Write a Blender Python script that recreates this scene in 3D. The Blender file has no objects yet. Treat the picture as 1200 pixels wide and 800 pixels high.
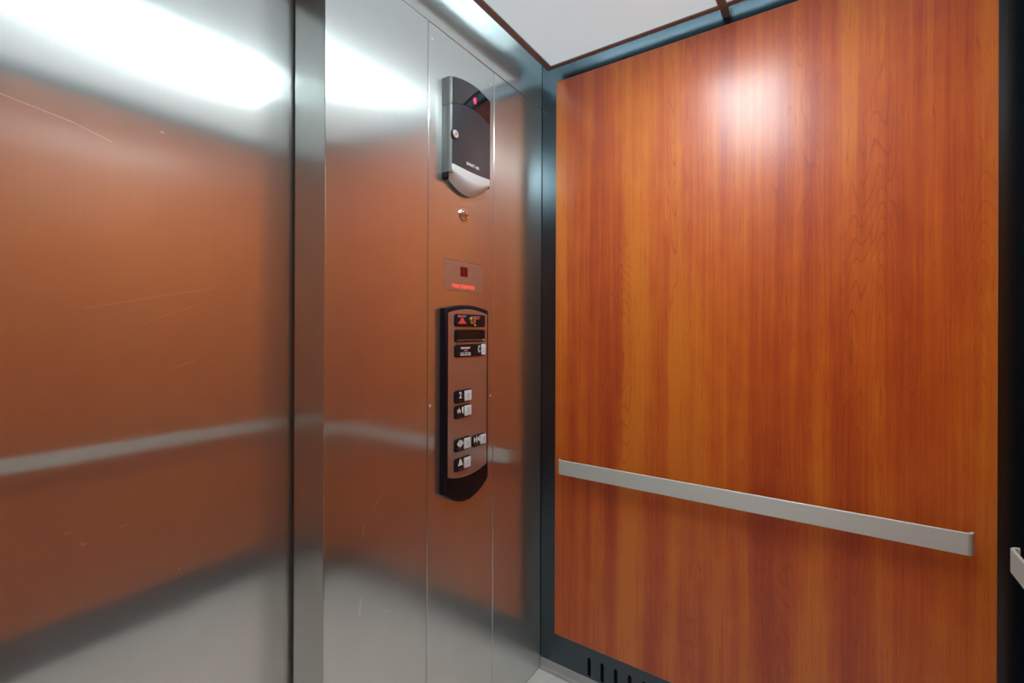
import bpy, bmesh, math
from mathutils import Vector, Matrix

scn = bpy.context.scene
COL = scn.collection

# ------------------------------------------------------------------ materials
def new_mat(name):
    m = bpy.data.materials.new(name); m.use_nodes = True
    nt = m.node_tree
    return m, nt, nt.nodes['Principled BSDF']

def simple(name, col, rough=0.4, metal=0.0, emit=None, estr=0.0, coat=0.0, spec=0.5):
    m, nt, b = new_mat(name)
    n = nt.nodes.new('ShaderNodeTexNoise'); n.inputs['Scale'].default_value = 60
    mr = nt.nodes.new('ShaderNodeMapRange')
    mr.inputs['To Min'].default_value = max(0.0, rough - 0.03); mr.inputs['To Max'].default_value = rough + 0.03
    nt.links.new(n.outputs['Fac'], mr.inputs['Value']); nt.links.new(mr.outputs['Result'], b.inputs['Roughness'])
    b.inputs['Base Color'].default_value = (*col, 1)
    b.inputs['Metallic'].default_value = metal
    b.inputs['Coat Weight'].default_value = coat
    b.inputs['Specular IOR Level'].default_value = spec
    if emit:
        b.inputs['Emission Color'].default_value = (*emit, 1); b.inputs['Emission Strength'].default_value = estr
    return m

def math_node(nt, op, a, b=None, c=None):
    n = nt.nodes.new('ShaderNodeMath'); n.operation = op
    for i, v in enumerate((a, b, c)):
        if v is None: continue
        if isinstance(v, (int, float)): n.inputs[i].default_value = v
        else: nt.links.new(v, n.inputs[i])
    return n.outputs[0]

def position_scaled(nt, scale):
    g = nt.nodes.new('ShaderNodeNewGeometry')
    mp = nt.nodes.new('ShaderNodeMapping'); mp.inputs['Scale'].default_value = scale
    nt.links.new(g.outputs['Position'], mp.inputs['Vector'])
    return mp.outputs['Vector'], g.outputs['Position']

def steel(name, col, grain_dir, grain, sharp=(.003, .05), broad=(.06, .28), mixf=.28, scratches=(), haze=0.0):
    """brushed steel: two anisotropic lobes, each (spread along the grain, spread across the grain)"""
    m, nt, pb = new_mat(name)
    nt.nodes.remove(pb)
    vec, pos = position_scaled(nt, grain)
    n = nt.nodes.new('ShaderNodeTexNoise'); n.inputs['Scale'].default_value = 1; n.inputs['Detail'].default_value = 4
    nt.links.new(vec, n.inputs['Vector'])
    r = nt.nodes.new('ShaderNodeMapRange'); r.inputs['To Min'].default_value = 0.94; r.inputs['To Max'].default_value = 1.06
    nt.links.new(n.outputs['Fac'], r.inputs['Value'])
    mx = nt.nodes.new('ShaderNodeVectorMath'); mx.operation = 'SCALE'; mx.inputs[0].default_value = col
    nt.links.new(r.outputs['Result'], mx.inputs['Scale'])
    colout = mx.outputs[0]
    t = nt.nodes.new('ShaderNodeCombineXYZ')
    for i, v in enumerate(grain_dir): t.inputs[i].default_value = v
    # uneven handling marks change the haze a little
    n2 = nt.nodes.new('ShaderNodeTexNoise'); n2.inputs['Scale'].default_value = 5; n2.inputs['Detail'].default_value = 3
    nt.links.new(pos, n2.inputs['Vector'])
    r2 = nt.nodes.new('ShaderNodeMapRange'); r2.inputs['To Min'].default_value = mixf * 0.85; r2.inputs['To Max'].default_value = mixf * 1.15
    nt.links.new(n2.outputs['Fac'], r2.inputs['Value'])
    lobes = []
    for (ax, ay) in (sharp, broad):
        g = nt.nodes.new('ShaderNodeBsdfAnisotropic'); g.distribution = 'GGX'
        g.inputs['Roughness'].default_value = (ax * ay) ** .25
        g.inputs['Anisotropy'].default_value = 1 - (ax / ay) ** .5
        nt.links.new(t.outputs[0], g.inputs['Tangent']); nt.links.new(colout, g.inputs['Color'])
        lobes.append(g)
    mxs = nt.nodes.new('ShaderNodeMixShader')
    nt.links.new(r2.outputs['Result'], mxs.inputs[0])
    nt.links.new(lobes[0].outputs[0], mxs.inputs[1]); nt.links.new(lobes[1].outputs[0], mxs.inputs[2])
    out = mxs.outputs[0]
    if haze:        # dull oxide film
        hz = nt.nodes.new('ShaderNodeBsdfDiffuse'); nt.links.new(colout, hz.inputs['Color'])
        mh = nt.nodes.new('ShaderNodeMixShader'); mh.inputs[0].default_value = haze
        nt.links.new(out, mh.inputs[1]); nt.links.new(hz.outputs[0], mh.inputs[2]); out = mh.outputs[0]
    if scratches:
        sep = nt.nodes.new('ShaderNodeSeparateXYZ'); nt.links.new(pos, sep.inputs[0])
        X, Z = sep.outputs[0], sep.outputs[2]
        total = None
        for (x0, z0, x1, z1, w, s) in scratches:
            dx, dz = x1 - x0, z1 - z0
            L2 = dx * dx + dz * dz + 1e-9
            px = math_node(nt, 'SUBTRACT', X, x0); pz = math_node(nt, 'SUBTRACT', Z, z0)
            h = math_node(nt, 'ADD', math_node(nt, 'MULTIPLY', px, dx / L2), math_node(nt, 'MULTIPLY', pz, dz / L2))
            h = math_node(nt, 'MINIMUM', math_node(nt, 'MAXIMUM', h, 0.0), 1.0)
            ex = math_node(nt, 'SUBTRACT', px, math_node(nt, 'MULTIPLY', h, dx))
            ez = math_node(nt, 'SUBTRACT', pz, math_node(nt, 'MULTIPLY', h, dz))
            d = math_node(nt, 'SQRT', math_node(nt, 'ADD', math_node(nt, 'MULTIPLY', ex, ex), math_node(nt, 'MULTIPLY', ez, ez)))
            k = nt.nodes.new('ShaderNodeMapRange')
            k.inputs['From Min'].default_value = 0; k.inputs['From Max'].default_value = w
            k.inputs['To Min'].default_value = s; k.inputs['To Max'].default_value = 0
            nt.links.new(d, k.inputs['Value'])
            total = k.outputs['Result'] if total is None else math_node(nt, 'MAXIMUM', total, k.outputs['Result'])
        df = nt.nodes.new('ShaderNodeBsdfDiffuse'); df.inputs['Color'].default_value = (0.75, 0.72, 0.68, 1)
        ms = nt.nodes.new('ShaderNodeMixShader'); nt.links.new(total, ms.inputs[0])
        nt.links.new(out, ms.inputs[1]); nt.links.new(df.outputs[0], ms.inputs[2]); out = ms.outputs[0]
    nt.links.new(out, nt.nodes['Material Output'].inputs['Surface'])
    return m

def wood(name, across, seed):
    """cherry laminate, vertical grain; across = 0 (x) or 1 (y) is the horizontal axis of the panel"""
    m, nt, b = new_mat(name)
    g = nt.nodes.new('ShaderNodeNewGeometry')
    sep = nt.nodes.new('ShaderNodeSeparateXYZ'); nt.links.new(g.outputs['Position'], sep.inputs[0])
    U = math_node(nt, 'ADD', sep.outputs[across], seed); Z = sep.outputs[2]
    def noise(su, sz, off=0.0, detail=3, rough=0.5, dist=0.0):
        cb = nt.nodes.new('ShaderNodeCombineXYZ')
        nt.links.new(math_node(nt, 'MULTIPLY', U, su), cb.inputs[0])
        nt.links.new(math_node(nt, 'MULTIPLY', Z, sz), cb.inputs[1])
        cb.inputs[2].default_value = off
        n = nt.nodes.new('ShaderNodeTexNoise'); n.inputs['Scale'].default_value = 1
        n.inputs['Detail'].default_value = detail; n.inputs['Roughness'].default_value = rough
        n.inputs['Distortion'].default_value = dist
        nt.links.new(cb.outputs[0], n.inputs['Vector'])
        return n.outputs['Fac']
    band = noise(10, 0.35, 3.1, 2)                 # broad vertical staves
    band2 = noise(27, 0.6, 7.7, 2)
    mott = noise(22, 9, 1.3, 3)                    # cloudy mottling
    streak = noise(240, 3.0, 5.5, 3, 0.6)          # fine vertical grain
    rings = noise(11, 1.1, 9.4, 1.5, 0.4)         # cathedral figure
    fig = math_node(nt, 'FRACT', math_node(nt, 'MULTIPLY', math_node(nt, 'ADD', rings, math_node(nt, 'MULTIPLY', mott, 0.03)), 30.0))
    line = nt.nodes.new('ShaderNodeMapRange'); line.inputs['From Min'].default_value = 0.0; line.inputs['From Max'].default_value = 0.22
    line.inputs['To Min'].default_value = 1; line.inputs['To Max'].default_value = 0
    nt.links.new(fig, line.inputs['Value'])
    # figure only inside some staves
    gate = nt.nodes.new('ShaderNodeMapRange'); gate.inputs['From Min'].default_value = 0.50; gate.inputs['From Max'].default_value = 0.60
    gate.inputs['To Min'].default_value = 0; gate.inputs['To Max'].default_value = 1
    nt.links.new(noise(6.5, 0.55, 21.0, 1), gate.inputs['Value'])
    t = math_node(nt, 'ADD', math_node(nt, 'MULTIPLY', band, 1.05), math_node(nt, 'MULTIPLY', band2, 0.55))
    t = math_node(nt, 'ADD', t, math_node(nt, 'MULTIPLY', mott, 0.30))
    t = math_node(nt, 'SUBTRACT', t, math_node(nt, 'MULTIPLY', gate.outputs['Result'], 0.16))
    t = math_node(nt, 'ADD', t, math_node(nt, 'MULTIPLY', streak, 0.42))
    t = math_node(nt, 'ADD', t, math_node(nt, 'MULTIPLY', noise(75, 1.3, 13.0, 2), 0.30))
    t = math_node(nt, 'SUBTRACT', t, 1.25)
    t = math_node(nt, 'MULTIPLY', t, 1.55)
    t = math_node(nt, 'ADD', t, 0.5)
    ramp = nt.nodes.new('ShaderNodeValToRGB')
    ramp.color_ramp.elements[0].position = 0.12; ramp.color_ramp.elements[0].color = (*WOOD_DARK, 1)
    ramp.color_ramp.elements[1].position = 0.88; ramp.color_ramp.elements[1].color = (*WOOD_LIGHT, 1)
    e = ramp.color_ramp.elements.new(0.5); e.color = (*WOOD_MID, 1)
    nt.links.new(t, ramp.inputs['Fac'])
    dark = nt.nodes.new('ShaderNodeMix'); dark.data_type = 'RGBA'
    nt.links.new(math_node(nt, 'MULTIPLY', math_node(nt, 'MULTIPLY', line.outputs['Result'], gate.outputs['Result']), 0.42), dark.inputs['Factor'])
    nt.links.new(ramp.outputs['Color'], dark.inputs['A']); dark.inputs['B'].default_value = (0.20, 0.024, 0.003, 1)
    # short dark pores
    pore = nt.nodes.new('ShaderNodeMapRange'); pore.inputs['From Min'].default_value = 0.64; pore.inputs['From Max'].default_value = 0.76
    pore.inputs['To Min'].default_value = 0; pore.inputs['To Max'].default_value = 0.6
    nt.links.new(noise(330, 14, 2.2, 2), pore.inputs['Value'])
    d2 = nt.nodes.new('ShaderNodeMix'); d2.data_type = 'RGBA'
    nt.links.new(pore.outputs['Result'], d2.inputs['Factor']); nt.links.new(dark.outputs['Result'], d2.inputs['A'])
    d2.inputs['B'].default_value = (0.24, 0.03, 0.004, 1)
    nt.links.new(d2.outputs['Result'], b.inputs['Base Color'])
    b.inputs['Roughness'].default_value = WOOD_ROUGH
    b.inputs['Specular IOR Level'].default_value = 0.5
    b.inputs['Coat Weight'].default_value = WOOD_COAT
    b.inputs['Coat Roughness'].default_value = 0.27
    return m

WOOD_DARK = (0.44, 0.060, 0.0045)
WOOD_MID = (0.59, 0.113, 0.0065)
WOOD_LIGHT = (0.70, 0.200, 0.009)
WOOD_ROUGH = 0.47
WOOD_COAT = 0.85
CEIL_EMIT = 0.30
LAMP_EMIT = 14.0
TUBE_EMIT = 5.0

def floor_mat():
    m, nt, b = new_mat('pale_vinyl_tile')
    vec, pos = position_scaled(nt, (1, 1, 1))
    n = nt.nodes.new('ShaderNodeTexNoise'); n.inputs['Scale'].default_value = 7; n.inputs['Detail'].default_value = 6; n.inputs['Distortion'].default_value = 1.2
    nt.links.new(vec, n.inputs['Vector'])
    r = nt.nodes.new('ShaderNodeValToRGB')
    r.color_ramp.elements[0].position = .35; r.color_ramp.elements[0].color = (.80, .82, .78, 1)
    r.color_ramp.elements[1].position = .7; r.color_ramp.elements[1].color = (.89, .92, .90, 1)
    nt.links.new(n.outputs['Fac'], r.inputs['Fac'])
    br = nt.nodes.new('ShaderNodeTexBrick'); br.offset = 0; br.inputs['Scale'].default_value = 1
    br.inputs['Brick Width'].default_value = .305; br.inputs['Row Height'].default_value = .305; br.inputs['Mortar Size'].default_value = .0015
    br.inputs['Mortar'].default_value = (.35, .33, .29, 1)
    nt.links.new(vec, br.inputs['Vector']); nt.links.new(r.outputs['Color'], br.inputs['Color1']); nt.links.new(r.outputs['Color'], br.inputs['Color2'])
    nt.links.new(br.outputs['Color'], b.inputs['Base Color']); b.inputs['Roughness'].default_value = .35
    return m

SC_DOOR = []   # filled below (x0, z0, x1, z1, width, strength) on the door plane
SC_DOOR += [(-1.3943, 1.645, -1.312, 1.632, .0011, .55), (-1.312, 1.632, -1.262, 1.617, .0009, .4),
            (-1.30, 1.325, -1.10, 1.375, .0016, .10), (-1.22, 1.30, -1.115, 1.345, .0016, .08),
            (-1.175, 1.215, -1.135, 1.228, .003, .08), (-1.19, 1.66, -1.187, 1.66, .0022, .6),
            (-1.30, .93, -1.297, .928, .004, .2), (-1.32, .955, -1.315, .955, .003, .15), (-1.25, .94, -1.24, .942, .003, .12),
            (-1.16, .83, -1.158, .828, .002, .3)]
SC_PANEL = [(-.84, .62, -.835, .66, .004, .12), (-.72, .64, -.719, .641, .003, .3), (-.80, .86, -.77, .89, .003, .12),
            (-.83, .80, -.828, .83, .004, .15), (-.76, .59, -.759, .592, .002, .4), (-.30, .60, -.299, .601, .003, .3)]

STEEL_COL = (0.71, 0.755, 0.74)
M = {}
M['door_steel'] = steel('brushed_door_steel', STEEL_COL, (0, 0, 1), (900, 900, 3), scratches=SC_DOOR, haze=.05)
M['panel_steel'] = steel('brushed_panel_steel', STEEL_COL, (0, 0, 1), (900, 900, 3), scratches=SC_PANEL, haze=.05)
M['plate_steel'] = steel('brushed_plate_steel', (0.62, 0.60, 0.58), (0, 0, 1), (900, 900, 3), (.03, .12), (.12, .35), .6, haze=.10)
M['rail_steel'] = steel('satin_rail_steel', (0.69, 0.79, 0.76), (1, 1, 0), (3, 3, 900), (.10, .30), (.3, .6), .6, haze=.55)
M['trim_steel'] = steel('dull_trim_steel', (0.56, 0.61, 0.62), (1, 1, 0), (3, 3, 300), (.15, .25), (.3, .5), .5, haze=.5)
M['wood_right'] = wood('cherry_laminate_a', 1, 0.0)
M['wood_back'] = wood('cherry_laminate_b', 0, 4.3)
M['wood_left'] = wood('cherry_laminate_c', 1, 9.7)
M['edge'] = simple('panel_edge_band', (0.62, 0.30, 0.16), .4)
M['black'] = simple('black_enamel', (0.005, 0.008, 0.012), .24)
_b = M['black'].node_tree.nodes['Principled BSDF']; _b.inputs['IOR'].default_value = 2.1; _b.inputs['Specular Tint'].default_value = (.62, .86, 1, 1)
M['void'] = simple('dark_void', (0.004, 0.004, 0.004), .9)
M['floor'] = floor_mat()
M['ceiling'] = simple('translucent_ceiling_panel', (0.62, 0.64, 0.65), .6, emit=(0.70, 0.92, 1.0), estr=CEIL_EMIT)
M['roof'] = simple('white_roof_enamel', (0.75, 0.77, 0.78), .5)
M['tube'] = simple('fluorescent_tube', (0.8, 0.8, 0.8), .5, emit=(.80, .94, 1.0), estr=TUBE_EMIT)
M['bronze'] = simple('dark_bronze_frame', (0.26, 0.215, 0.205), .45)
M['lamp'] = simple('lamp_diffuser', (0.8, 0.8, 0.78), .5, emit=(0.85, 0.965, 1.0), estr=LAMP_EMIT)
M['white_metal'] = simple('white_enamel', (0.7, 0.7, 0.7), .4)
M['cop_black'] = simple('black_housing_plastic', (0.005, 0.006, 0.012), .32, spec=.28)
M['module_black'] = simple('black_module_plastic', (0.010, 0.011, 0.016), .30, spec=.3)
M['window_black'] = simple('smoked_window', (0.006, 0.006, 0.009), .12)
M['button_white'] = simple('white_button_plastic', (0.72, 0.86, 0.90), .4)
M['button_inlay'] = simple('pale_button_inlay', (0.62, 0.66, 0.66), .4)
M['white_ink'] = simple('white_print', (0.82, 0.92, 0.95), .5)
M['grey_ink'] = simple('raised_grey_dots', (0.16, 0.16, 0.17), .5)
M['red_ink'] = simple('red_print', (0.75, 0.10, 0.06), .5)
M['pink_ink'] = simple('faded_red_print', (0.70, 0.22, 0.24), .5)
M['red_letters'] = simple('lit_red_lettering', (0.7, 0.08, 0.05), .5, emit=(1.0, 0.10, 0.05), estr=.45)
M['red_window'] = simple('dark_red_display', (0.12, 0.004, 0.012), .15)
M['brass'] = simple('brass_lock', (0.80, 0.60, 0.30), .22, 1.0)
M['chrome'] = simple('chrome_metal', (0.75, 0.74, 0.73), .14, 1.0)
M['lock_white'] = simple('pale_nickel_lock', (0.85, 0.86, 0.87), .35, 0.6)
M['disp_body'] = simple('charcoal_gloss_plastic', (0.033, 0.046, 0.058), .26, spec=.8)
M['disp_lens'] = simple('black_gloss_lens', (0.012, 0.012, 0.014), .06, coat=.6, spec=.9)
M['disp_bezel'] = simple('grey_bezel_plastic', (0.14, 0.165, 0.165), .3)
M['disp_silver'] = simple('silver_plastic', (0.68, 0.77, 0.79), .38, .1)
M['led'] = simple('red_led', (0.5, 0.01, 0.05), .3, emit=(1.0, 0.03, 0.14), estr=1.1)

# ------------------------------------------------------------------ helpers
def finish(name, bm, mat, parent=None, smooth=None, mats=None):
    bmesh.ops.recalc_face_normals(bm, faces=bm.faces)
    off = Vector(parent.matrix_world.translation) if parent else Vector((0, 0, 0))
    if parent:
        off = Vector((0, 0, 0)); p = parent
        while p: off += Vector(p.location); p = p.parent
        bmesh.ops.translate(bm, verts=bm.verts, vec=-off)
    me = bpy.data.meshes.new(name); bm.to_mesh(me); bm.free()
    for mm in (mats or [mat]): me.materials.append(mm)
    if smooth:
        for p in me.polygons: p.use_smooth = True
        me.set_sharp_from_angle(angle=math.radians(smooth))
    o = bpy.data.objects.new(name, me); COL.objects.link(o)
    if parent: o.parent = parent
    return o

def box(bm, x0, x1, y0, y1, z0, z1, bevel=0.0, seg=2):
    r = bmesh.ops.create_cube(bm, size=1.0)
    vs = r['verts']
    for v in vs:
        v.co = Vector(((x0 + x1) / 2 + v.co.x * (x1 - x0), (y0 + y1) / 2 + v.co.y * (y1 - y0), (z0 + z1) / 2 + v.co.z * (z1 - z0)))
    if bevel:
        es = list({e for v in vs for e in v.link_edges})
        bmesh.ops.bevel(bm, geom=es, offset=bevel, segments=seg, affect='EDGES', profile=.5)

def thing(name, loc, label, cat, group=None):
    o = bpy.data.objects.new(name, None); COL.objects.link(o)
    o.location = loc; o.empty_display_size = .05
    o['label'] = label; o['category'] = cat
    if group: o['group'] = group
    return o

def tag(o, label, cat, group=None):
    o['label'] = label; o['category'] = cat
    if group: o['group'] = group
    return o

def struct(o):
    o['kind'] = 'structure'; return o

def slab(bm, outline, y0, layers):
    """outline: ccw list of (x, z), convex; layers: list of (y, inset) from back to front; capped both ends"""
    n = len(outline)
    def inset(d):
        if d == 0: return outline
        out = []
        for i in range(n):
            a = Vector(outline[i - 1]); b = Vector(outline[i]); c = Vector(outline[(i + 1) % n])
            e1 = (b - a).normalized(); e2 = (c - b).normalized()
            n1 = Vector((-e1.y, e1.x)); n2 = Vector((-e2.y, e2.x))
            k = (n1 + n2); k = k / max(k.dot(n1), .3) if k.length > 1e-6 else n1
            out.append(tuple(b + k * d))
        return out
    rings = []
    for (y, d) in [(y0, 0)] + list(layers):
        rings.append([bm.verts.new((x, y, z)) for (x, z) in inset(d)])
    for A, B in zip(rings, rings[1:]):
        for i in range(n):
            j = (i + 1) % n
            bm.faces.new((A[i], A[j], B[j], B[i]))
    bm.faces.new(rings[0]); bm.faces.new(rings[-1])

def rrect(cx, cz, w, h, r, k=5):
    pts = []
    for (sx, sz, a0) in ((1, -1, -90), (1, 1, 0), (-1, 1, 90), (-1, -1, 180)):
        for i in range(k + 1):
            a = math.radians(a0 + 90 * i / k)
            pts.append((cx + sx * (w / 2 - r) + r * math.cos(a), cz + sz * (h / 2 - r) + r * math.sin(a)))
    return pts

def circle(cx, cz, r, n=28, sx=1.0):
    return [(cx + sx * r * math.cos(2 * math.pi * i / n), cz + r * math.sin(2 * math.pi * i / n)) for i in range(n)]

def poly(bm, pts, y, t=.0006):
    slab_any(bm, pts, y, y - t)

def slab_any(bm, pts, y0, y1):
    """prism of a (possibly concave) simple polygon"""
    A = [bm.verts.new((x, y0, z)) for x, z in pts]; B = [bm.verts.new((x, y1, z)) for x, z in pts]
    n = len(pts)
    for i in range(n):
        bm.faces.new((A[i], A[(i + 1) % n], B[(i + 1) % n], B[i]))
    f = bm.faces.new(B); g = bm.faces.new(A)
    bmesh.ops.triangulate(bm, faces=[f, g])

def mesh_from_obj(o):
    dg = bpy.context.evaluated_depsgraph_get(); dg.update()
    return bpy.data.meshes.new_from_object(o.evaluated_get(dg))

def text(name, body, x, z, y, w, h, mat, parent, spacing=1.0):
    """printed letters on a plane facing the car (-y); fitted to width w and height h, centred at x, z"""
    cu = bpy.data.curves.new('letters', 'FONT'); cu.body = body; cu.size = 1; cu.extrude = .001
    cu.align_x = 'CENTER'; cu.space_character = spacing; cu.resolution_u = 3
    cu.offset = .022
    to = bpy.data.objects.new('letters', cu); COL.objects.link(to)
    me = mesh_from_obj(to)
    bpy.data.objects.remove(to); bpy.data.curves.remove(cu)
    xs = [v.co.x for v in me.vertices]; ys = [v.co.y for v in me.vertices]
    x0, x1, y0, y1 = min(xs), max(xs), min(ys), max(ys)
    bm = bmesh.new(); bm.from_mesh(me); bpy.data.meshes.remove(me)
    for v in bm.verts:
        v.co = Vector((x + ((v.co.x - x0) / (x1 - x0) - .5) * w, y - (v.co.z + .001) * .3, z + ((v.co.y - y0) / (y1 - y0) - .5) * h))
    return finish(name, bm, mat, parent)

# ------------------------------------------------------------------ dimensions (metres)
TOP = 2.43           # car roof
FZ = 2.245           # header top / frame underside
SEAM = 2.1395        # top of the steel panels
XL = -2.06           # left wall
YB = -1.305          # back wall
YD = 0.129           # door face
JX = -0.9340         # door jamb

# ------------------------------------------------------------------ shell
bm = bmesh.new(); box(bm, XL - .05, .05, YB - .05, .30, -.04, 0); struct(finish('floor', bm, M['floor']))

def wall_with_slots():
    """black enamel wall sheet; the slots near the floor are real holes"""
    cu = bpy.data.curves.new('sheet', 'CURVE'); cu.dimensions = '2D'; cu.fill_mode = 'BOTH'; cu.extrude = .004
    def loop(pts):
        s = cu.splines.new('POLY'); s.points.add(len(pts) - 1)
        for p, (a, b) in zip(s.points, pts): p.co = (a, b, 0, 1)
        s.use_cyclic_u = True
    loop([(YB, 0), (0, 0), (0, TOP), (YB, TOP)])
    for i in range(19):
        loop(rrect(-.2035 - .0501 * i, .078, .0125, .066, .0060, 4))
    co = bpy.data.objects.new('sheet', cu); COL.objects.link(co)
    me = mesh_from_obj(co); bpy.data.objects.remove(co)
    b = bmesh.new(); b.from_mesh(me)
    for v in b.verts: v.co = Vector((.004 + v.co.z, v.co.x, v.co.y))
    return b
wr = struct(finish('wall_right', wall_with_slots(), M['black']))
bm = bmesh.new(); box(bm, .012, .05, YB, .0, 0, TOP); finish('duct_backing', bm, M['void'], wr)
bm = bmesh.new(); box(bm, XL - .05, .05, YB - .05, YB, 0, TOP); struct(finish('wall_back', bm, M['black']))
bm = bmesh.new(); box(bm, XL - .05, XL, YB, .30, 0, TOP); struct(finish('wall_left', bm, M['black']))

# header over the panels and the door opening
bm = bmesh.new(); box(bm, XL, -.0022, 0, .115, SEAM + .0016, TOP, .001)
struct(finish('trim_1', bm, M['panel_steel']))
bm = bmesh.new(); box(bm, XL - .05, .05, .20, .30, 0, TOP); struct(finish('wall_front', bm, M['void']))

# lift doors
bm = bmesh.new(); box(bm, -1.478, -.862, YD, YD + .03, .004, 2.19, .0015); struct(finish('door_1', bm, M['door_steel']))
bm = bmesh.new(); box(bm, XL + .002, -1.481, YD, YD + .03, .004, 2.19, .0015); struct(finish('door_2', bm, M['door_steel']))

# white car roof, and the drop ceiling hung below it with a lit gap all round
bm = bmesh.new(); box(bm, XL - .05, .05, YB - .05, .30, TOP, TOP + .05); struct(finish('ceiling', bm, M['roof']))
G = .057             # gap to the walls
x0, x1, y0, y1 = XL + G, -G, YB + G, -G
drop = thing('drop_ceiling', ((x0 + x1) / 2, (y0 + y1) / 2, FZ), 'pale drop ceiling with a thin dark bronze rim, at the top of the photo', 'ceiling panel')
bm = bmesh.new()
RW = .023
box(bm, x0, x1, y1 - RW, y1, FZ, FZ + .040, .001); box(bm, x0, x1, y0, y0 + RW, FZ, FZ + .040, .001)
box(bm, x1 - RW * .8, x1, y0, y1, FZ + .0003, FZ + .0397, .001); box(bm, x0, x0 + RW * .8, y0, y1, FZ + .0003, FZ + .0397, .001)
box(bm, x0, x1, -.664, -.640, FZ + .0005, FZ + .039)
finish('rim_frame', bm, M['bronze'], drop)
for (ya, yb) in ((y0 + RW, -.664), (-.640, y1 - RW)):
    bm = bmesh.new(); box(bm, x0 + RW * .8, x1 - RW * .8, ya, yb, FZ + .004, FZ + .012); finish('translucent_panel', bm, M['ceiling'], drop)
for (xa, xb, ya, yb) in ((x1, .0, -.663, -.641), (XL, x0, -.663, -.641)):
    bm = bmesh.new(); box(bm, xa, xb, ya, yb, FZ + .006, FZ + .036, .001); finish('hanger', bm, M['bronze'], drop)
for (xa, xb, ya, yb) in ((x0 + .10, x1 - .10, y1 - .10, y1 - .065), (x0 + .10, x1 - .10, y0 + .065, y0 + .10), (x1 - .10, x1 - .065, y0 + .13, y1 - .13), (x0 + .065, x0 + .10, y0 + .13, y1 - .13)):
    bm = bmesh.new(); box(bm, xa, xb, ya, yb, FZ + .060, FZ + .085, .006, 3); finish('light_tube', bm, M['tube'], drop)

# steel cove strip at the floor under the right wall
bm = bmesh.new()
prof = [(0, 0), (-.0165, 0), (-.0165, .0035), (-.0075, .0045), (-.0035, .009), (-.0022, .036), (-.0010, .0375), (0, .0375)]
for y in (YB, -.0015):
    pass
A = [bm.verts.new((x, YB, z)) for x, z in prof]; B = [bm.verts.new((x, -.0015, z)) for x, z in prof]
for i in range(len(prof)):
    j = (i + 1) % len(prof); bm.faces.new((A[i], A[j], B[j], B[i]))
bm.faces.new(A); bm.faces.new(B)
struct(finish('baseboard_right', bm, M['trim_steel'], smooth=35))

# long lamp fixture under the middle of the drop ceiling
LX0, LX1, LY0, LY1 = -1.13, -.40, -.765, -.525
lamp = thing('ceiling_light', ((LX0 + LX1) / 2, (LY0 + LY1) / 2, FZ), 'long white ceiling light over the middle of the car, out of the frame above', 'ceiling light')
bm = bmesh.new()
for q4 in ((LX0 - .012, LX1 + .012, LY0 - .012, LY0), (LX0 - .012, LX1 + .012, LY1, LY1 + .012), (LX0 - .012, LX0, LY0, LY1), (LX1, LX1 + .012, LY0, LY1)):
    box(bm, *q4, FZ - .020, FZ - .0005)
finish('light_rim', bm, M['white_metal'], lamp)
bm = bmesh.new(); box(bm, LX0, LX1, LY0, LY1, FZ - .026, FZ - .006, .007, 3); finish('light_diffuser', bm, M['lamp'], lamp, smooth=40)

# ------------------------------------------------------------------ steel panels of the front wall
bm = bmesh.new(); box(bm, JX, -.6182, 0, .1165, 0, SEAM, .0022, 3)
tag(finish('steel_panel', bm, M['panel_steel']), 'plain brushed steel panel wrapping the corner beside the lift door', 'steel panel')
bm = bmesh.new(); box(bm, XL + .001, -2.0, 0, .1165, 0, SEAM, .0022, 3)
tag(finish('steel_panel', bm, M['panel_steel']), 'narrow brushed steel panel on the far side of the lift door', 'steel panel')
cpan = thing('steel_panel', (-.4654, 0, 0), 'middle brushed steel panel carrying the control panel and the wall dispenser', 'steel panel')
bm = bmesh.new(); box(bm, -.6168, -.3140, 0, .05, 0, SEAM, .0022, 3); finish('panel_sheet', bm, M['panel_steel'], cpan)
for (x, z) in ((-.603, 2.097), (-.3275, 2.0935), (-.607, 1.0815), (-.3285, 1.0785), (-.606, .08), (-.327, .08)):
    bm = bmesh.new(); slab(bm, circle(x, z, .0042, 14), 0, [(-.0003, 0), (-.0006, .0016), (-.0007, .0030)])
    finish('screw', bm, M['lock_white'], cpan, smooth=50)
bm = bmesh.new(); box(bm, -.3126, -.0022, 0, .05, 0, SEAM, .0022, 3)
tag(finish('steel_panel', bm, M['panel_steel']), 'plain brushed steel panel in the corner beside the wood wall', 'steel panel')

# ------------------------------------------------------------------ wood panels
def wood_panel(label, mat, ax, face, back, a0, a1):
    bm = bmesh.new()
    lo, hi = min(face, back), max(face, back)
    if ax == 'x': box(bm, lo, hi, a0, a1, .168, 2.2115, .0016)
    else: box(bm, a0, a1, lo, hi, .168, 2.2115, .0016)
    bm.faces.ensure_lookup_table(); bm.normal_update()
    k = 0 if ax == 'x' else 1
    for f in bm.faces:
        f.material_index = 0 if abs(f.normal[k]) > .99 else 1
    o = finish('wood_panel', bm, None, mats=[mat, M['edge']])
    tag(o, label, 'wall panel', 'wood wall panels')
    wallp = {'x': (0 if face > -1 else XL), 'y': YB}[ax]
    for z in (.45, 1.25, 2.0):     # hanging cleats behind the panel
        bm = bmesh.new()
        lo, hi = min(back, wallp), max(back, wallp)
        if ax == 'x': box(bm, lo, hi, a0 + .05, a1 - .05, z, z + .05)
        else: box(bm, a0 + .05, a1 - .05, lo, hi, z, z + .05)
        finish('hanging_cleat', bm, M['black'], o)
    return o
wood_panel('large cherry wood panel on the right wall behind the long steel handrail', M['wood_right'], 'x', -.030, -.014, -1.235, -.0775)
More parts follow.
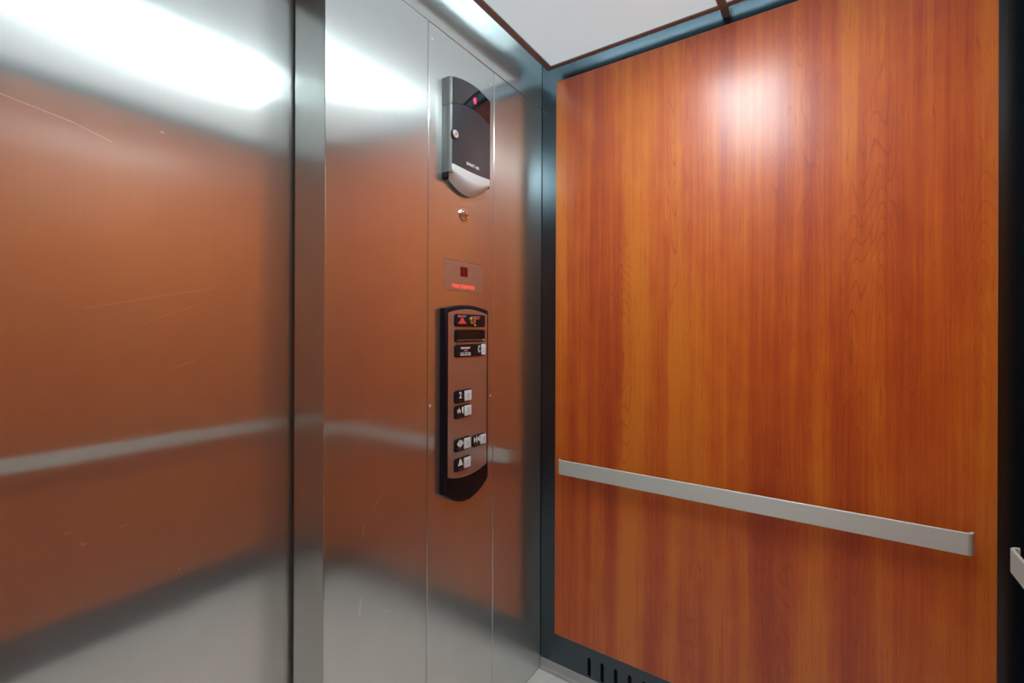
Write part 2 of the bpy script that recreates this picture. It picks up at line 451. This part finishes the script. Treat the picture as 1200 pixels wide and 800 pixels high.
wood_panel('cherry wood panel on the back wall, seen only reflected in the steel door', M['wood_back'], 'y', -1.275, -1.291, XL + .09, -.085)
wood_panel('cherry wood panel on the left wall, out of view beside the door', M['wood_left'], 'x', XL + .030, XL + .014, -1.235, -.0775)

# ------------------------------------------------------------------ handrails
def handrail(label, origin, along, out, length, standoffs):
    """flat bar with both ends bent back to the panel; origin = panel surface point at one end, bottom of the bar"""
    O = Vector(origin); T = Vector(along); N = Vector(out)
    D, th, R, H = .040, .0070, .017, .0515
    def path(off):
        pts = []
        r = R - off
        for i in range(9):
            a = math.pi / 2 * i / 8
            pts.append((R - r * math.cos(a), D - R + r * math.sin(a)))
        q = [(length - s, d) for s, d in reversed(pts)]
        return pts + q
    outer, inner = path(0), path(th)
    root = thing('handrail', tuple(O + T * (length / 2)), label, 'handrail', 'flat steel handrails')
    bm = bmesh.new()
    def ring(s_d):
        o, i = s_d
        c = .0012
        res = []
        mid = ((o[0] + i[0]) / 2, (o[1] + i[1]) / 2)
        for (p, z) in ((o, c), (o, H - c), (None, H), (i, H - c), (i, c), (None, 0)):
            if p is None: continue
            res.append(bm.verts.new(O + T * p[0] + N * p[1] + Vector((0, 0, z))))
        # chamfered lips
        lo = [(o[0] * .8 + i[0] * .2, o[1] * .8 + i[1] * .2), (o[0] * .2 + i[0] * .8, o[1] * .2 + i[1] * .8)]
        t = [bm.verts.new(O + T * p[0] + N * p[1] + Vector((0, 0, H))) for p in lo]
        b = [bm.verts.new(O + T * p[0] + N * p[1]) for p in lo]
        return [res[0], res[1], t[0], t[1], res[2], res[3], b[1], b[0]]
    rings = [ring(x) for x in zip(outer, inner)]
    m = len(rings[0])
    for A, B in zip(rings, rings[1:]):
        for k in range(m): bm.faces.new((A[k], A[(k + 1) % m], B[(k + 1) % m], B[k]))
    bm.faces.new(rings[0]); bm.faces.new(rings[-1])
    finish('rail_bar', bm, M['rail_steel'], root, smooth=28)
    for s in standoffs:
        bm = bmesh.new()
        c = O + T * s + Vector((0, 0, H * .5))
        nseg = 18
        rr = []
        for d, r in ((0, .016), (.003, .016), (.0035, .008), (D - th + .0005, .008)):
            rr.append([bm.verts.new(c + N * d + T * (r * math.cos(2 * math.pi * i / nseg)) + Vector((0, 0, r * math.sin(2 * math.pi * i / nseg)))) for i in range(nseg)])
        for A, B in zip(rr, rr[1:]):
            for i in range(nseg): bm.faces.new((A[i], A[(i + 1) % nseg], B[(i + 1) % nseg], B[i]))
        bm.faces.new(rr[0]); bm.faces.new(rr[-1])
        finish('standoff', bm, M['chrome'], root, smooth=40)
    return root
RZ = .775
handrail('long flat steel handrail across the right wood panel', (-.030, -1.192, RZ), (0, 1, 0), (-1, 0, 0), 1.086, (.11, .55, .96))
handrail('steel handrail at the right edge, its curled end jutting in front of the black corner', (-1.96, -1.275, RZ), (1, 0, 0), (0, 1, 0), 1.857, (.15, .95, 1.7))
handrail('steel handrail on the left wall, out of view', (XL + .030, -1.191, RZ), (0, 1, 0), (1, 0, 0), 1.0975, (.11, .55, .96))

# ------------------------------------------------------------------ control panel
CX = -.4684
COPY = -.022
cop = thing('elevator_control_panel', (CX, 0, .79), 'tall black framed lift control panel with white push buttons on steel', 'control panel')
def arc_outline(hw, zt, st, zb, sb, n=20):
    """ccw: flat sides, arched top (rise st) and arched bottom (drop sb); zt, zb at the sides"""
    pts = []
    for i in range(n + 1):
        u = -1 + 2 * i / n; pts.append((CX + hw * u, zb - sb * (1 - u * u)))
    for i in range(n + 1):
        u = 1 - 2 * i / n; pts.append((CX + hw * u, zt + st * (1 - u * u)))
    return pts
bm = bmesh.new()
slab(bm, arc_outline(.1005, 1.3525, .0135, .826, .043), 0, [(-.0165, 0), (-.0192, .0007), (-.0212, .0024), (COPY, .0045)])
finish('housing', bm, M['cop_black'], cop, smooth=35)
bm = bmesh.new()
slab(bm, arc_outline(.0905, 1.3400, .0125, .8735, .0155), COPY + .001, [(COPY - .0006, 0), (COPY - .0009, .0004)])
finish('faceplate', bm, M['plate_steel'], cop)
FP = COPY - .0009     # front of the faceplate

def module(name, x0, x1, z0, z1, r=.007, t=.004, mat='module_black'):
    bm = bmesh.new()
    slab(bm, rrect((x0 + x1) / 2, (z0 + z1) / 2, x1 - x0, z1 - z0, r), FP, [(FP - t * .6, 0), (FP - t * .9, .0006), (FP - t, .0018)])
    return finish(name, bm, M[mat], cop, smooth=40)
MF = FP - .004

# key switch module
key = module('key_switch_plate', -.5345, -.392, 1.3008, 1.3382)
text('red_lettering', 'FIRE ALARM', -.5045, 1.3315, MF, .036, .0066, M['pink_ink'], key)
text('red_lettering', 'OFF HOLD', -.433, 1.3310, MF, .028, .0042, M['pink_ink'], key)
text('red_lettering', 'RESET', -.432, 1.3255, MF, .024, .0040, M['pink_ink'], key)
text('white_lettering', 'ON', -.443, 1.3060, MF, .007, .0042, M['white_ink'], key)
bm = bmesh.new()      # fire helmet symbol
hx, hz = -.5035, 1.3185
poly(bm, [(hx - .0175, hz - .0085), (hx + .0185, hz - .0085), (hx + .0165, hz - .0045), (hx + .0105, hz - .0025), (hx + .0085, hz + .0035), (hx + .0045, hz + .0075),
          (hx, hz + .0090), (hx - .0045, hz + .0075), (hx - .0080, hz + .0035), (hx - .0100, hz - .0025), (hx - .0160, hz - .0045)], MF)
finish('fire_helmet_symbol', bm, M['red_ink'], key)
bm = bmesh.new(); slab(bm, circle(-.4585, 1.3200, .0125), MF, [(MF - .004, 0), (MF - .0065, .0015), (MF - .0065, .004), (MF - .0055, .0045)])
finish('key_cylinder', bm, M['brass'], key, smooth=35)
bm = bmesh.new(); box(bm, -.4598, -.4572, MF - .0062, MF - .0052, 1.315, 1.325); finish('keyhole', bm, M['void'], key)

# dark window
win = module('display_window', -.534, -.392, 1.2560, 1.2930, mat='cop_black')
bm = bmesh.new(); slab(bm, rrect(-.463, 1.2765, .128, .024, .003), MF, [(MF - .0004, 0)]); finish('window_pane', bm, M['window_black'], win)
bm = bmesh.new(); box(bm, -.527, -.400, MF - .0018, MF, 1.2605, 1.2628, .0005); finish('window_ledge', bm, M['grey_ink'], win)
bm = bmesh.new(); box(bm, -.408, -.399, MF - .0024, MF - .0002, 1.2605, 1.2632, .0005); finish('window_clip', bm, M['white_ink'], win)

# phone module
ph = module('phone_call_plate', -.534, -.3912, 1.2120, 1.2495)
text('white_lettering', 'EMERGENCY', -.487, 1.2388, MF, .044, .0055, M['white_ink'], ph)
text('red_lettering', 'HELP', -.487, 1.2313, MF, .018, .0046, M['pink_ink'], ph)
text('white_lettering', 'PUSH TO CALL', -.487, 1.2240, MF, .048, .0040, M['white_ink'], ph)
text('white_lettering', 'WHEN LIT HELP IS COMING', -.487, 1.2185, MF, .048, .0040, M['white_ink'], ph)
bm = bmesh.new()      # telephone receiver symbol
rec = []
for i in range(13):
    a = math.radians(125 + 110 * i / 12); rec.append((-.4195 + .0135 * math.cos(a) + .004, 1.2335 + .0135 * math.sin(a)))
for i in range(13):
    a = math.radians(235 - 110 * i / 12)
    k = .0105 - .004 * (abs(i - 6) / 6) ** 3
    rec.append((-.4195 + k * math.cos(a) + .004 + (.004 if i in (0, 12) else 0), 1.2335 + k * math.sin(a) * 1.12))
poly(bm, rec, MF); finish('receiver_symbol', bm, M['white_ink'], ph)

def pad(parent, x0, x1, z0, z1):
    bm = bmesh.new()
    slab(bm, rrect((x0 + x1) / 2, (z0 + z1) / 2, x1 - x0, z1 - z0, .0025, 3), MF, [(MF - .0025, 0), (MF - .0033, .0008), (MF - .0035, .002)])
    p = finish('push_pad', bm, M['button_white'], parent, smooth=40)
    bm = bmesh.new()
    slab(bm, rrect((x0 + x1) / 2, (z0 + z1) / 2, (x1 - x0) * .36, (z1 - z0) * .5, .002, 3), MF - .0035, [(MF - .0039, 0)])
    finish('pad_inlay', bm, M['button_inlay'], parent)
    return p
pad(ph, -.4130, -.3930, 1.2155, 1.2480)

def braille(parent, cx, cz, cells):
    bm = bmesh.new()
    for k, cell in enumerate(cells):
        for d in cell:
            dx, dz = (d - 1) // 3, (d - 1) % 3
            x = cx + (k - (len(cells) - 1) / 2) * .0062 + (dx - .5) * .0024; z = cz + .0024 - dz * .0024
            slab(bm, circle(x, z, .0009, 6), MF, [(MF - .0006, 0)])
    finish('braille_dots', bm, M['grey_ink'], parent)

def button(name, x0, z0, w, h):
    b = module(name, x0, x0 + w, z0, z0 + h, .008)
    pad(b, x0 + w * .565, x0 + w - .0015, z0 + h * .11, z0 + h * .90)
    return b
BW, BH = .0735, .0385
b2 = button('floor_button', -.5345, 1.0785, BW, BH)
text('numeral', '2', -.5105, 1.1025, MF, .0118, .0190, M['white_ink'], b2)
braille(b2, -.510, 1.0852, ((3, 4, 5, 6), (1, 2)))
b1 = button('floor_button', -.5345, 1.0345, BW, BH)
text('numeral', '1', -.5000, 1.0580, MF, .0065, .0190, M['white_ink'], b1)
bm = bmesh.new()
star = []
for i in range(10):
    a = math.pi / 2 + i * math.pi / 5; r = .0098 if i % 2 == 0 else .0042
    star.append((-.5165 + r * math.cos(a), 1.0575 + r * math.sin(a)))
poly(bm, star, MF); finish('star_symbol', bm, M['white_ink'], b1)
braille(b1, -.512, 1.0412, ((3, 4, 5, 6), (1,), (2, 3)))
bo = button('door_open_button', -.534, .9385, .0700, BH)
bm = bmesh.new()
ox, oz = -.5105, .9620
poly(bm, [(ox - .0145, oz), (ox - .0045, oz - .0100), (ox - .0045, oz + .0100)][::-1], MF)
poly(bm, [(ox + .0145, oz), (ox + .0045, oz + .0100), (ox + .0045, oz - .0100)][::-1], MF)
for k in (-1, 1): poly(bm, [(ox + k * .0016 - .0011, oz - .0105), (ox + k * .0016 + .0011, oz - .0105), (ox + k * .0016 + .0011, oz + .0105), (ox + k * .0016 - .0011, oz + .0105)], MF)
finish('door_open_symbol', bm, M['white_ink'], bo); braille(bo, -.510, .9452, ((1, 3, 5), (1, 2, 3, 4), (1, 5)))
bc = button('door_close_button', -.4528, .9365, .0640, .0365)
bm = bmesh.new()
ox, oz = -.4335, .9595
for k in (-1, 1):
    poly(bm, [(ox + k * .0140, oz - .0095), (ox + k * .0140, oz + .0095), (ox + k * .0030, oz)], MF)
    poly(bm, [(ox + k * .0016 - .0011, oz - .0100), (ox + k * .0016 + .0011, oz - .0100), (ox + k * .0016 + .0011, oz + .0100), (ox + k * .0016 - .0011, oz + .0100)], MF)
finish('door_close_symbol', bm, M['white_ink'], bc); braille(bc, -.434, .9432, ((1, 4), (1, 2, 3), (1, 3, 5)))
ba = button('alarm_button', -.5337, .8815, .0700, BH)
bm = bmesh.new()
ax, az = -.5095, .9065
bell = [(-.0110, -.0085), (.0110, -.0085), (.0110, -.0065), (.0072, -.0035), (.0055, .0040), (.0028, .0082), (.0010, .0108), (-.0010, .0108), (-.0028, .0082), (-.0055, .0040), (-.0072, -.0035), (-.0110, -.0065)]
poly(bm, [(ax + x, az + z) for x, z in bell], MF)
finish('bell_symbol', bm, M['white_ink'], ba); braille(ba, -.510, .8882, ((1,), (1, 2, 3), (1, 2, 3, 5)))

bm = bmesh.new()      # speaker holes in the black foot of the housing
for i in range(9):
    for j in range(6):
        x = CX + (i - 4) * .0082; z = .8395 - j * .0078 - .0006 * (4 - abs(i - 4))
        if (i - 4) ** 2 / 20 + (j - 2.5) ** 2 / 8.5 > 1.02: continue
        slab(bm, circle(x, z, .0021, 8), COPY, [(COPY - .0003, 0)])
finish('speaker_grille', bm, M['grey_ink'], cop)
bpy.data.objects['speaker_grille'].data.materials[0] = M['void']

# ------------------------------------------------------------------ floor indicator plate above it
ind = thing('floor_indicator', (-.4625, 0, 1.4075), 'flush steel indicator plate with a dark red window and red lettering', 'indicator')
bm = bmesh.new(); slab(bm, rrect(-.4625, 1.4513, .1765, .0880, .0015, 2), 0, [(-.0010, 0), (-.0014, .0006)]); finish('indicator_plate', bm, M['plate_steel'], ind)
bm = bmesh.new(); box(bm, -.5508, -.3743, -.0010, -.0001, 1.4954, 1.4968); finish('shadow_gap', bm, M['void'], ind)
bm = bmesh.new(); slab(bm, rrect(-.4660, 1.4665, .0335, .0290, .001, 2), -.0014, [(-.0022, 0), (-.0024, .0006)]); finish('red_display', bm, M['red_window'], ind)
text('red_lettering', 'FIRE SERVICE', -.4660, 1.4215, -.0014, .1040, .0115, M['red_letters'], ind)

# ------------------------------------------------------------------ key lock under the dispenser
kl = thing('key_lock', (-.4657, 0, 1.62), 'small round chrome key lock under the wall dispenser', 'lock')
bm = bmesh.new(); slab(bm, circle(-.4657, 1.6392, .0195, 32), 0, [(-.0045, 0), (-.0062, .0012), (-.0066, .003), (-.0066, .0052), (-.0050, .0060)])
finish('lock_ring', bm, M['chrome'], kl, smooth=35)
bm = bmesh.new(); slab(bm, circle(-.4657, 1.6392, .0130, 28), -.0045, [(-.0070, 0), (-.0078, .0012)]); finish('lock_barrel', bm, M['chrome'], kl, smooth=35)
bm = bmesh.new(); box(bm, -.4672, -.4642, -.0083, -.0076, 1.6325, 1.6460); finish('keyhole', bm, M['void'], kl)

# ------------------------------------------------------------------ wall dispenser
DX, DHW = -.4660, .0975
disp = thing('wall_dispenser', (DX, 0, 1.69), 'dark grey arched wall dispenser with a red light and silver lower lip', 'dispenser')
def xsec(hw, depth, r, n=7, face=12):
    """half-depth cross-section from the wall on the left round the front to the wall on the right: list of (x, y)"""
    pts = [(-hw, 0), (-hw, -(depth - r) * .5), (-hw, -(depth - r))]
    for i in range(1, n + 1):
        a = math.pi / 2 * i / n; pts.append((-hw + r * (1 - math.cos(a)), -(depth - r) - r * math.sin(a)))
    m = [(-x, y) for x, y in reversed(pts)]
    x0 = pts[-1][0]
    mid = [(x0 * (1 - 2 * i / face), -depth - .0035 * (1 - (1 - 2 * i / face) ** 2)) for i in range(1, face)]
    return pts + mid + m
def shell(name, hw, depth, r, zb, zt, mat, squeeze=None, rows=10, edge=.0018):
    bm = bmesh.new()
    sec = xsec(hw, depth, r)
    rings = []
    # lower cap rim, body rows, upper cap rim
    ts = [j / rows for j in range(rows + 1)]
    for t in ts:
        s = squeeze(t) if squeeze else 1.0
        row = []
        for (x, y) in sec:
            row.append(bm.verts.new((DX + x, y * s, zb(x) + (zt(x) - zb(x)) * t)))
        rings.append(row)
    k = len(sec)
    for A, B in zip(rings, rings[1:]):
        for i in range(k - 1): bm.faces.new((A[i], A[i + 1], B[i + 1], B[i]))
        bm.faces.new((A[k - 1], A[0], B[0], B[k - 1]))
    for R in (rings[0], rings[-1]):
        for i in range(k // 2):
            a, b, c, d = R[i], R[i + 1], R[k - 2 - i], R[k - 1 - i]
            vs = []
            for v in (a, b, c, d):
                if v not in vs: vs.append(v)
            if len(vs) >= 3: bm.faces.new(vs)
    bmesh.ops.remove_doubles(bm, verts=bm.verts, dist=1e-6)
    return finish(name, bm, M[mat], disp, smooth=40)
q = lambda z0, k: (lambda x: z0 + k * x * x)
top, s1a, s1b, s2a, s2b, bot = q(2.0200, -1.5), q(1.9462, -1.85), q(1.9448, -1.85), q(1.7563, .75), q(1.7552, .75), q(1.6935, 4.4)
# bezel: the grey outer shell; the face pieces stand slightly proud of it
shell('upper_bezel', DHW, .031, .013, s1a, top, 'disp_bezel')
side_drop = lambda x: s2a(x) if abs(x) < DHW - .0135 else 1.7380
shell('lower_bezel', DHW, .031, .013, side_drop, s1b, 'disp_bezel')
def face_piece(name, hw, zb, zt, mat, y0=.0300, y1=.0358, mtop=.004, mbot=.0):
    bm = bmesh.new(); nx = 24
    def yy(x): return .0035 * (1 - (x / (DHW - .013)) ** 2) if abs(x) < DHW - .013 else 0
    F, B = [], []
    xs = [-hw + 2 * hw * i / nx for i in range(nx + 1)]
    loop = [(x, zb(x) + mbot) for x in xs] + [(x, zt(x) - mtop) for x in reversed(xs)]
    for x, z in loop:
        B.append(bm.verts.new((DX + x, -y0 - yy(x) + .002, z))); F.append(bm.verts.new((DX + x, -y1 + .002 - yy(x), z)))
    n = len(loop)
    for i in range(n): bm.faces.new((B[i], B[(i + 1) % n], F[(i + 1) % n], F[i]))
    h = nx + 1
    for i in range(nx):
        bm.faces.new((F[i], F[i + 1], F[n - 2 - i], F[n - 1 - i])); bm.faces.new((B[i], B[i + 1], B[n - 2 - i], B[n - 1 - i]))
    return finish(name, bm, M[mat], disp, smooth=40)
lens = face_piece('lens_cover', .0865, s1a, top, 'disp_lens', mtop=.0035)
cover = face_piece('front_cover', .0865, s2a, s1b, 'disp_body', mtop=.0)
def sq(t):
    return .30 + .74 * math.sin(min(1, t / .62) * math.pi / 2) if t < .62 else 1.04
cup = shell('silver_lip', DHW - .0065, .0330, .010, bot, s2b, 'disp_silver', squeeze=sq, rows=16)
bm = bmesh.new()
slab(bm, [(DX - DHW, 1.724), (DX - DHW + .0065, 1.718), (DX - DHW + .0065, 1.7378), (DX - DHW, 1.7378)], 0, [(-.0200, 0), (-.0215, .001)])
finish('lower_corner', bm, M['cop_black'], disp)
LF = -.0372
bm = bmesh.new(); slab(bm, circle(-.4605, 1.9744, .0098, 24, .62), LF + .002, [(LF - .0008, 0), (LF - .0016, .0015), (LF - .0019, .003)]); finish('indicator_light', bm, M['led'], disp, smooth=50)
LK = -.0350
bm = bmesh.new(); slab(bm, circle(-.5460, 1.8457, .0118, 28), LK + .002, [(LK - .0012, 0), (LK - .0030, .0010), (LK - .0033, .0024)]); lk = finish('cover_lock', bm, M['lock_white'], disp, smooth=40)
bm = bmesh.new(); slab(bm, circle(-.5460, 1.8457, .0150, 28), LK + .002, [(LK - .0004, 0), (LK - .0006, .0006)]); finish('lock_recess', bm, M['void'], disp)
bm = bmesh.new(); box(bm, -.5470, -.5450, LK - .0037, LK - .0030, 1.8425, 1.8500); finish('keyhole', bm, M['void'], lk)
text('white_lettering', 'SMART AIR', -.4690, 1.7776, -.0372, .0600, .0082, M['white_ink'], cover)

# ------------------------------------------------------------------ world, camera
w = bpy.data.worlds.new('World'); scn.world = w; w.use_nodes = True
w.node_tree.nodes['Background'].inputs[0].default_value = (0, 0, 0, 1)
w.node_tree.nodes['Background'].inputs[1].default_value = 0

cam = bpy.data.cameras.new('Camera'); co = bpy.data.objects.new('Camera', cam); COL.objects.link(co)
cam.sensor_width = 36; cam.lens = 36 * 541.54 / 1200; cam.clip_start = .01
cam.shift_y = -(400 - 387.32) / 1200
psi = .5932
F = Vector((math.cos(psi), math.sin(psi), 0)); R = Vector((math.sin(psi), -math.cos(psi), 0)); U = Vector((0, 0, 1))
rot = Matrix((R, U, -F)).transposed() @ Matrix.Rotation(.0033, 3, 'Z')
co.matrix_world = Matrix.Translation((-1.54, -.9011, 1.29)) @ rot.to_4x4()
scn.camera = co

scn.view_settings.view_transform = 'Standard'; scn.view_settings.look = 'None'
scn.view_settings.exposure = 0.66; scn.view_settings.gamma = 1; scn.view_settings.use_curve_mapping = False
scn.cycles.max_bounces = 12; scn.cycles.glossy_bounces = 8; scn.cycles.diffuse_bounces = 6
scn.cycles.use_denoising = True
